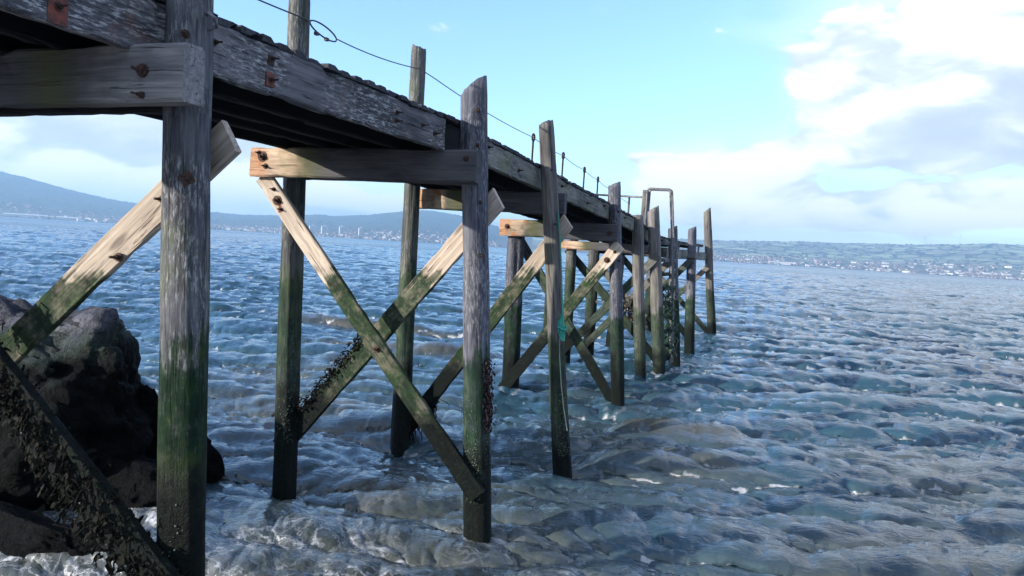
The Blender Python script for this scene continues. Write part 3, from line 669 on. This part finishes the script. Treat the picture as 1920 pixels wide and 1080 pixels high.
board('waler', (-.26, 17.15, 2.60), (-.22, 25.2, 2.60), .22, .07, M_fascia_far, PIER)
board('waler', (-1.85, 17.15, 2.60), (-1.85, 25.2, 2.60), .20, .07, M_under, PIER)
# pale uprights between deck and waler at the pier head
for y in (18.2, 19.6, 22.4, 23.8): board('panel_board', (-.33, y, 2.72), (-.33, y, EZ(y)-.09), .16, .04, M_cap_old, PIER, up=(0, 1, 0))
# deck planks, one by one
pm = [board_mesh(1.0, .036, .142, seed=k*3.3, seg=.25, wob=.003, chip=.03) for k in range(5)]
for m_ in pm: m_.materials.append(M_plank)
y = -1.48
while y < 25.2:
    xe = EX(y)+.045+rng.uniform(-.012, .014); L_ = xe+1.86
    o = bpy.data.objects.new('deck_plank', pm[rng.randrange(5)]); C.objects.link(o); o.parent = PIER
    sl = Vector((1, 0, rng.uniform(-.003, .003))); up = Vector((0, EZ(y-.1)-EZ(y+.1), .2))
    mt = frame(Vector((-1.86, y, EZ(y)-.0185+rng.uniform(-.003, .003))), sl, (up.x, up.y, up.z)) @ Matrix.Diagonal((L_, 1, 1, 1))
    place(o, mt); y += .151
# ---- fixings
def bolt(parent, p, d, r=.016, plate=0, mat=M_rust, lab=None):
    """washer plate, nut and threaded end on the face that looks along d"""
    d = Vector(d).normalized(); fr = frame(Vector(p), d, (0.02, .03, 1) if abs(d.z) < .9 else (1, 0, 0)); parts = []
    def cyl(x0, x1, rad, n):
        V = [(x, rad*math.cos(2*math.pi*k/n), rad*math.sin(2*math.pi*k/n)) for x in (x0, x1) for k in range(n)]
        F = [(k, (k+1) % n, n+(k+1) % n, n+k) for k in range(n)]+[tuple(reversed(range(n))), tuple(range(n, 2*n))]
        return V, F
    if plate: parts.append(box_vf((.002, 0, 0), (.010, plate, plate), Matrix.Rotation(.6, 3, 'X')))
    else: parts.append(cyl(-.006, .006, r*1.9, 14))
    parts.append(cyl(.004, .024, r*1.15, 6)); parts.append(cyl(.02, .055, r*.55, 8))
    V, F = join(parts); o = link('bolt', mesh('bolt', V, F), mat, parent); place(o, fr)
    if lab: o['label'] = lab
    return o
def on_pile(i, z, toward, side='n'):
    lst = near if side == 'n' else far
    p0, p1, r0, r1 = lst[i][:4]; c = Vector(XZ(p0, p1, z)); d = Vector(toward).normalized(); r = r0+(r1-r0)*(z+.95)/(p1[2]+.95)
    return c+d*(r*.98), d
CV = Vector((.66, -.75, 0))
for i, zs in ((0, (2.72, 3.36)), (1, (3.62, 3.33, 2.86, 2.42)), (2, (3.4, 2.8)), (3, (3.2, 2.4))):
    for z in zs:
        p_, d_ = on_pile(i, z, CV+Vector((rng.uniform(-.2, .2), 0, 0))); bolt(PILES['n%d' % i], p_, d_, .010, .055 if (i, z) == (0, 2.72) else 0)
bolt(CAPS[0], (-.13, 2.468, 3.165), (0, -1, 0), .015); bolt(CAPS[0], (-.13, 2.468, 3.06), (0, -1, 0), .008)
for x, z, r_ in ((-2.03, 3.185, .026), (-1.99, 3.10, .014), (-2.07, 3.22, .012), (.0, 3.2, .012)): bolt(CAPS[1], (x, 5.558, z), (0, -1, 0), r_)
bolt(CAPS[3], (-2.06, 11.818, 2.86), (0, -1, 0), .024); bolt(CAPS[3], (-.28, 11.818, 2.84), (0, -1, 0), .02)
def bolt_on(br, p, r=.018, y=-.03): bolt(BR[br], p, (0, -1, 0), r)
bolt_on('3A', (-1.905, 5.632, 2.80), .024); bolt_on('3A', (-1.95, 5.632, 2.90), .010); bolt_on('3A', (-1.86, 5.632, 2.72), .010); bolt_on('3A', (-.78, 5.632, 1.55), .016)
bolt_on('12B', (-.32, 11.90, 2.40), .026); bolt_on('12B', (-.2, 11.9, 2.54), .014); bolt_on('1B', (-.62, 2.812, 2.33), .012); bolt_on('1B', (-.34, 2.812, 2.63), .012)
# rust streak below the brace bolt is its own thin scale of rust
for (x, y, z, w, h) in ((-1.875, 5.6335, 2.735, .03, .09),):
    v, f = box_vf((x, y, z), (w, .002, h)); link('rust_scale', mesh('rust_scale', v, f), M_redrust, BR['3A']); place(C.objects[-1] if False else bpy.data.objects['rust_scale'], Matrix.Identity(4))
FB = [o for o in bpy.data.objects if o.name.startswith('fascia_beam')][0]
fx = EX(0)+.0375
def plate(y, z, h, w, mat):
    v, f = box_vf((fx+.003, y, z), (.008, w, h)); o = link('rust_plate', mesh('rust_plate', v, f), mat, FB); place(o, Matrix.Identity(4)); o['label'] = 'rusted steel plate on the edge beam'
plate(2.12, 3.37, .22, .085, M_redrust); plate(3.38, 3.335, .075, .07, M_redrust); plate(3.38, 3.44, .05, .05, M_rust)
for (y, z) in ((2.12, 3.43), (2.12, 3.33), (3.38, 3.45), (3.38, 3.335), (2.95, 3.42), (4.75, 3.42), (4.75, 3.36), (5.15, 3.40), (5.36, 3.37), (1.5, 3.4)): bolt(FB, (fx+.004, y, z), (1, 0, 0), .0095)
FB2 = [o for o in bpy.data.objects if o.name.startswith('fascia_beam')]
for (y, dz) in ((6.5, -.1), (7.4, -.18), (9.1, -.12), (10.5, -.18), (11.6, -.1), (13.4, -.12)):
    bolt(FB2[4] if len(FB2) > 4 else FB, (EX(y)+.04, y, EZ(y)+dz), (1, 0, 0), .012)
# iron hook strap by the nearest leg
tube('hook', [(-.035, 2.72, 3.47), (.0, 2.70, 3.475), (.03, 2.715, 3.45), (.02, 2.73, 3.42), (-.03, 2.73, 3.41)], .009, M_galv, PILES['n0'], 8)
C.objects.link  # noqa
o = bpy.data.objects['hook']; place(o, Matrix.Identity(4))
# splintered outer board on the second leg
board('splinter_board', (.05, 5.70, 2.45), (-.01, 5.70, 3.42), .05, .03, M_cap_old, PIER, up=(1, 0, 0), wob=.01)
# eyed stanchions along the far edge
SY = (12.4, 14.2, 15.8, 17.0, 18.15)
ST = []
for k, y in enumerate(SY):
    zt = (4.45, 4.38, 4.29, 4.21, 4.12)[k]; z0 = EZ(y)-.01
    o = bpy.data.objects.new('stanchion', None); C.objects.link(o); o.parent = PIER; o.location = Vector((-1.9, y, z0))-PIER.location
    V, F = tube_mesh([(0, 0, 0), (0.0, 0, zt-z0-.05)], .017, 8); me = mesh('shaft', V, F, True); link('shaft', me, M_iron, o)
    V, F = tube_mesh([(.001, .058*math.cos(a), zt-z0+.058*math.sin(a)) for a in np.linspace(0, 2*math.pi, 17)[:-1]], .018, 8, True); link('eye', mesh('eye', V, F, True), M_iron, o)
    ST.append(Vector((-1.9, y, zt)))
# safety wire strung along the far edge with a knotted loop
def sag(a, b, s, n=14): return [a.lerp(b, i/n)-Vector((0, 0, s*4*(i/n)*(1-i/n))) for i in range(n+1)]
pf0 = Vector(XZ(far[0][0], far[0][1], 4.45))+Vector((.1, 0, 0)); pf1 = Vector((-1.86, 5.86, 4.50)); pf2 = Vector((-1.76, 8.0, 4.60)); K0 = Vector((-1.9, 5.98, 4.50)); K1 = Vector((-1.9, 6.42, 4.475))
wp = sag(Vector((-1.86, 2.7, 4.48)), pf1, .05)+[K0]
tube('wire_rope', wp, .007, M_wire, PIER, 6)
tube('wire_rope', sag(K1, Vector((-1.80, 8.0, 4.56)), .035)+sag(Vector((-1.80, 8.1, 4.56)), ST[0], .05)[1:], .006, M_wire, PIER, 6)
wp = []
for a, b in zip(ST, ST[1:]): wp += sag(a, b, .03, 8)[(1 if wp else 0):]
tube('wire_rope', wp+sag(ST[-1], Vector((-1.95, 20.8, 3.95)), .03, 6)[1:], .006, M_wire, PIER, 6)
lp = [K0.lerp(K1, .5)+Vector((0, math.cos(a)*.22, -.022*math.cos(a)+.055*math.sin(a))) for a in np.linspace(0, 2*math.pi, 25)[:-1]]
lo_ = tube('wire_loop', lp, .008, M_wire, PIER, 6, True); tube('wire_tail', [K0, K0+Vector((0, -.05, .05)), K0+Vector((0, -.07, .14))], .007, M_wire, PIER, 6)
for q in (.25, .62):
    v, f = box_vf(K0.lerp(K1, q)+Vector((0, 0, -.06)), (.03, .045, .03)); link('wire_clip', mesh('wire_clip', v, f), M_iron, PIER)
for o in list(PIER.children):
    if o.name.split('.')[0] in ('wire_rope', 'wire_loop', 'wire_tail', 'wire_clip'): place(o, Matrix.Identity(4))
# handrail near the ladder
def pipe(name, pts, r, mat=M_galv, parent=PIER): o = tube(name, pts, r, mat, parent, 10); place(o, Matrix.Identity(4)); return o
pipe('handrail', [(-1.85, 16.2, 3.80), (-1.15, 16.2, 3.785), (-.62, 16.2, 3.775)], .022); pipe('rail_post', [(-.96, 16.2, EZ(16.2)), (-.96, 16.2, 3.78)], .022)
board('rail_post', (-.62, 16.2, EZ(16.2)), (-.62, 16.2, 3.93), .10, .10, M_pile_brown, PIER, up=(0, 1, 0))
# boarding ladder with two grab hoops
LAD = bpy.data.objects.new('ladder', None); C.objects.link(LAD); LAD.parent = PIER; LAD.location = Vector((.1, 16.2, 0))-PIER.location; LAD['label'] = 'boarding ladder with tall grab hoops and weedy rungs'
def hoop(y):
    pts = [(.20, y, .25), (.12, y, 1.6), (.045, y, 2.9), (-.06, y, 3.90)]
    a = [(-.06+(-.03)*(1-math.cos(q)), y, 3.90+.05*math.sin(q)) for q in (.5, 1.0, 1.5)]
    b = [(-.50, y, 3.955), (-.53, y, 3.94), (-.545, y, 3.90), (-.55, y, EZ(16.2)-.02)]
    return pipe('hoop', pts+a+b, .024, M_galv, LAD)
hoop(16.08); hoop(16.32)
for z in (.35, .65, .95, 1.25, 1.55, 1.85, 2.15, 2.45, 2.8):
    xx = .20-.065*z
    o = board('rung', (xx-.10, 15.74, z), (xx+.0, 16.66, z), .075, .10, M_pile_green if z < 2.3 else M_cap_old, LAD, wob=.01)
# ---------------------------------------------------------------- rocks
def rock(name, c, rad, seed, label, sub=6, top=None):
    rs = random.Random(int(seed*10)); planes = []
    for k in range(26):
        n = Vector((rs.gauss(0, 1), rs.gauss(0, 1), rs.gauss(0, .9))).normalized(); planes.append((n, rs.uniform(.70, 1.0)))
    if top: planes += top
    bm = bmesh.new(); bmesh.ops.create_icosphere(bm, subdivisions=sub, radius=1); s = Vector((seed, seed*2, 0))
    for v in bm.verts:
        d = v.co.normalized(); q = d+Vector((mn.noise(d*2+s), mn.noise(d*2-s), mn.noise(d*2+s*2)))*.12
        rr_ = 1.25
        for n, k in planes:
            e = q.dot(n)
            if e > .05: rr_ = min(rr_, k/e)
        rr_ += mn.fractal(d*2.4+s, .7, 2.1, 6)*.06 - max(0, mn.noise(d*4.5+s)-.18)*.16 - abs(mn.noise(Vector((d.x*3, d.y*3, d.z*9))+s))*.05
        rr_ += mn.cell(d*5+s)*.02 + mn.noise(d*22+s)*.012
        v.co = Vector((d.x*rad[0], d.y*rad[1], d.z*rad[2]))*rr_
    me = bpy.data.meshes.new(name); bm.to_mesh(me); bm.free(); me.polygons.foreach_set('use_smooth', [sub >= 6]*len(me.polygons))
    me.materials.append(M_rock); o = bpy.data.objects.new(name, me); C.objects.link(o); o.location = c
    return tag(o, label, 'rock', 'rocks behind the nearest pier leg')
rock('boulder', (-4.15, 5.0, .50), (1.68, 1.0, 1.38), 2.7, 'big grey-topped boulder behind the nearest pier leg', 6, [(Vector((.15, -.1, 1)).normalized(), .86), (Vector((.75, -.2, .55)).normalized(), .80), (Vector((.1, -1, .1)).normalized(), .8)])
rock('boulder', (-3.45, 5.6, .1), (.85, .5, .95), 5.1, 'dark wet rock low behind the nearest leg, right of the big boulder')
rock('boulder', (-2.78, 4.95, -.05), (.66, .50, .50), 8.3, 'black low rock at the water just left of the nearest leg')
rock('boulder', (-2.95, 4.0, -.06), (1.3, .22, .36), 11.9, 'long black rock lying in the foam at the lower left corner')
rock('boulder', (-5.5, 5.2, .2), (.9, .9, 1.45), 14.2, 'dark rock left of the big boulder at the picture edge')
rock('boulder', (-3.5, 4.95, .15), (.85, .45, .60), 31.2, 'black slumped rock under the face of the big boulder')

# ---------------------------------------------------------------- weed, mussels, barnacles
def frond_vf(p, d, L, w, seed):
    p = Vector(p); d = Vector(d).normalized(); side = d.cross(Vector((rng.uniform(-1, 1), rng.uniform(-1, 1), .2))).normalized(); V = []; n = 4
    for i in range(n+1):
        u = i/n; c = p+d*L*u*(1-.3*u)+Vector((mn.noise(Vector((seed, u*2, 0)))*L*.3, mn.noise(Vector((seed, 5, u*2)))*L*.3, -L*.5*u*u)); ww = w*(.5+1.2*u*(1.25-u))
        V += [c-side*ww, c+side*ww]
    V += [V[-1]+d*.004, V[-2]+d*.004]
    F = [(2*i, 2*i+1, 2*i+3, 2*i+2) for i in range(n)]
    return V[:2*(n+1)], F
def weed(name, pts, label, n, L, w, out, mat=M_weed, spread=.03, cat='seaweed'):
    parts = []
    for i in range(n):
        u = rng.random()*(len(pts)-1); k = int(u); a = Vector(pts[k]).lerp(Vector(pts[min(k+1, len(pts)-1)]), u-k)
        a += Vector([rng.gauss(0, spread) for _ in range(3)])
        d = Vector(out)+Vector([rng.uniform(-.8, .8) for _ in range(3)]); parts.append(frond_vf(a, d, L*rng.uniform(.4, 1.3), w*rng.uniform(.5, 1.4), rng.random()*99))
    V, F = join(parts); me = mesh(name, V, F); o = link(name, me, mat); sol = o.modifiers.new('thick', 'SOLIDIFY'); sol.thickness = .003
    org = Vector(pts[0]); me.transform(Matrix.Translation(-org)); o.location = org
    return tag(o, label, cat, kind='stuff')
def along(p0, p1, a, b, off): return [tuple(Vector(p0).lerp(Vector(p1), k)+Vector(off)) for k in (a, (a+b)/2, b)]
weed('seaweed', along((-2.0, 5.96, .42), (.14, 5.96, 2.92), .02, .45, (-.06, -.03, .07)), 'black seaweed crusting the upper edge of the low brace right of the dark far leg', 560, .038, .010, (-.3, -.5, .4), spread=.026)
weed('seaweed', along((-2.1, 2.555, 2.45), (.12, 2.555, .78), .1, 1.0, (.0, -.03, .0)), 'black weed matted over the brace in front of the nearest leg', 1500, .055, .010, (.0, -.35, -.1), spread=.062)
p_, d_ = on_pile(1, 1.55, (.9, -.4, 0)); q_, _ = on_pile(1, .98, (.9, -.4, 0))
weed('mussel_cluster', [tuple(p_), tuple(p_.lerp(q_, .5)+Vector((.03, 0, 0))), tuple(q_)], 'bunch of dark mussels hanging from the second leg above the water', 420, .032, .010, (.6, -.6, -.2), M_mussel, .024, 'mussels')
weed('seaweed', along((-1.95, 8.26, .02), (.08, 8.26, 2.85), .02, .2, (.05, -.02, -.02)), 'dark weed hanging from the foot of the brace between the far legs', 160, .12, .012, (.1, -.3, -.5), spread=.05)
weed('seaweed', [(-1.6, 17.3, 1.5), (-1.1, 17.3, 1.25), (-.7, 17.3, 1.0)], 'brown weed clump on the crossed braces far along the pier', 220, .13, .03, (0, -.5, -.3), simple('tan_seaweed', (.05, .038, .03), .6, 0, (.03, .022, .014), 9, .3), .10)
weed('seaweed', [(.12, 16.1, .4), (.08, 16.1, 1.1), (.0, 16.1, 1.9)], 'green weed draped on the boarding ladder', 300, .13, .02, (.3, -.5, -.4), simple('green_weed', (.03, .075, .045), .6, 0, (.012, .03, .02), 9, .3), .09)
# barnacles on legs
def barnacles(key, i, side, z0, z1, n, azc=CV):
    parts = []
    for k in range(n):
        z = rng.uniform(z0, z1); th = rng.gauss(0, .8); d = Vector(azc).copy(); d.rotate(Matrix.Rotation(th, 3, 'Z')); p_, dd = on_pile(i, z, d, side); r = rng.uniform(.002, .0065)
        fr = frame(p_-dd*.003, dd, (0, 0, 1)); V = [fr @ Vector((x, rr_*math.cos(a), rr_*math.sin(a))) for x, rr_ in ((0, r), (r*.9, r*.5)) for a in (0, 1.26, 2.51, 3.77, 5.03)]
        parts.append((V, [(q, (q+1) % 5, 5+(q+1) % 5, 5+q) for q in range(5)]+[(5, 6, 7, 8, 9)]))
    V, F = join(parts); o = link('barnacles', mesh('barnacles', V, F), M_barn, PILES[key]); place(o, Matrix.Identity(4)); o['kind'] = 'stuff'
barnacles('n1', 1, 'n', .35, 1.25, 700); barnacles('n0', 0, 'n', .7, 1.25, 70); barnacles('n2', 2, 'n', .2, .9, 260); barnacles('f1', 1, 'f', .5, 1.7, 260)
# white shells on the black brace and foot of the nearest leg
parts = []
for k in range(14):
    u = rng.uniform(.5, 1.); a = Vector((-2.1, 2.555, 2.45)).lerp(Vector((.12, 2.555, .78)), u)+Vector((rng.uniform(-.05, .05), -.045, rng.uniform(-.1, .1))); s = rng.uniform(.002, .006)
    parts.append(box_vf(a, (s*1.6, s, s), Matrix.Rotation(rng.random()*3, 3, 'Y') @ Matrix.Rotation(.5, 3, 'Z')))
V, F = join(parts); o = link('shells', mesh('shells', V, F), M_white, BR['1A']); place(o, Matrix.Identity(4)); o['kind'] = 'stuff'

# ---------------------------------------------------------------- green rope on the leaning leg
RP = empty('rope', (.2, 8.0, .6), 'green rope knotted and hanging down the leaning brown leg', 'rope')
def rp(name, pts, r, mat, sides=8): o = tube(name, pts, r, mat, RP, sides); return place(o, Matrix.Identity(4))
def leg(z, dx=0, dy=0): c = Vector(XZ(near[2][0], near[2][1], z)); return c+Vector((.115+dx, -.06+dy, 0))
rp('strand', [leg(2.95), leg(2.6, .015), leg(2.2, .01), leg(1.8, .0)], .007, M_rope)
for k in range(7):
    a = rng.uniform(-.04, .04); zt = 1.80; sp_ = rng.uniform(.03, .06)
    rp('knot', [leg(zt, a*.2, -.03), leg(1.72, a, -.05-sp_*.3), leg(1.6, a*1.3, -.05), leg(1.5, a*.4, -.035)], .010, M_rope)
rp('knot', [leg(1.64, .05*math.cos(q), -.05+.05*math.sin(q))+Vector((0, 0, .015*math.sin(2*q))) for q in np.linspace(0, 6.28, 13)], .012, M_rope)
rp('strand', [leg(1.52, -.04, -.05), leg(1.3, -.05, -.045), leg(1.0, -.045, -.05), leg(.75, -.03, -.05), leg(.5, .0, -.06)], .006, M_oldrope)
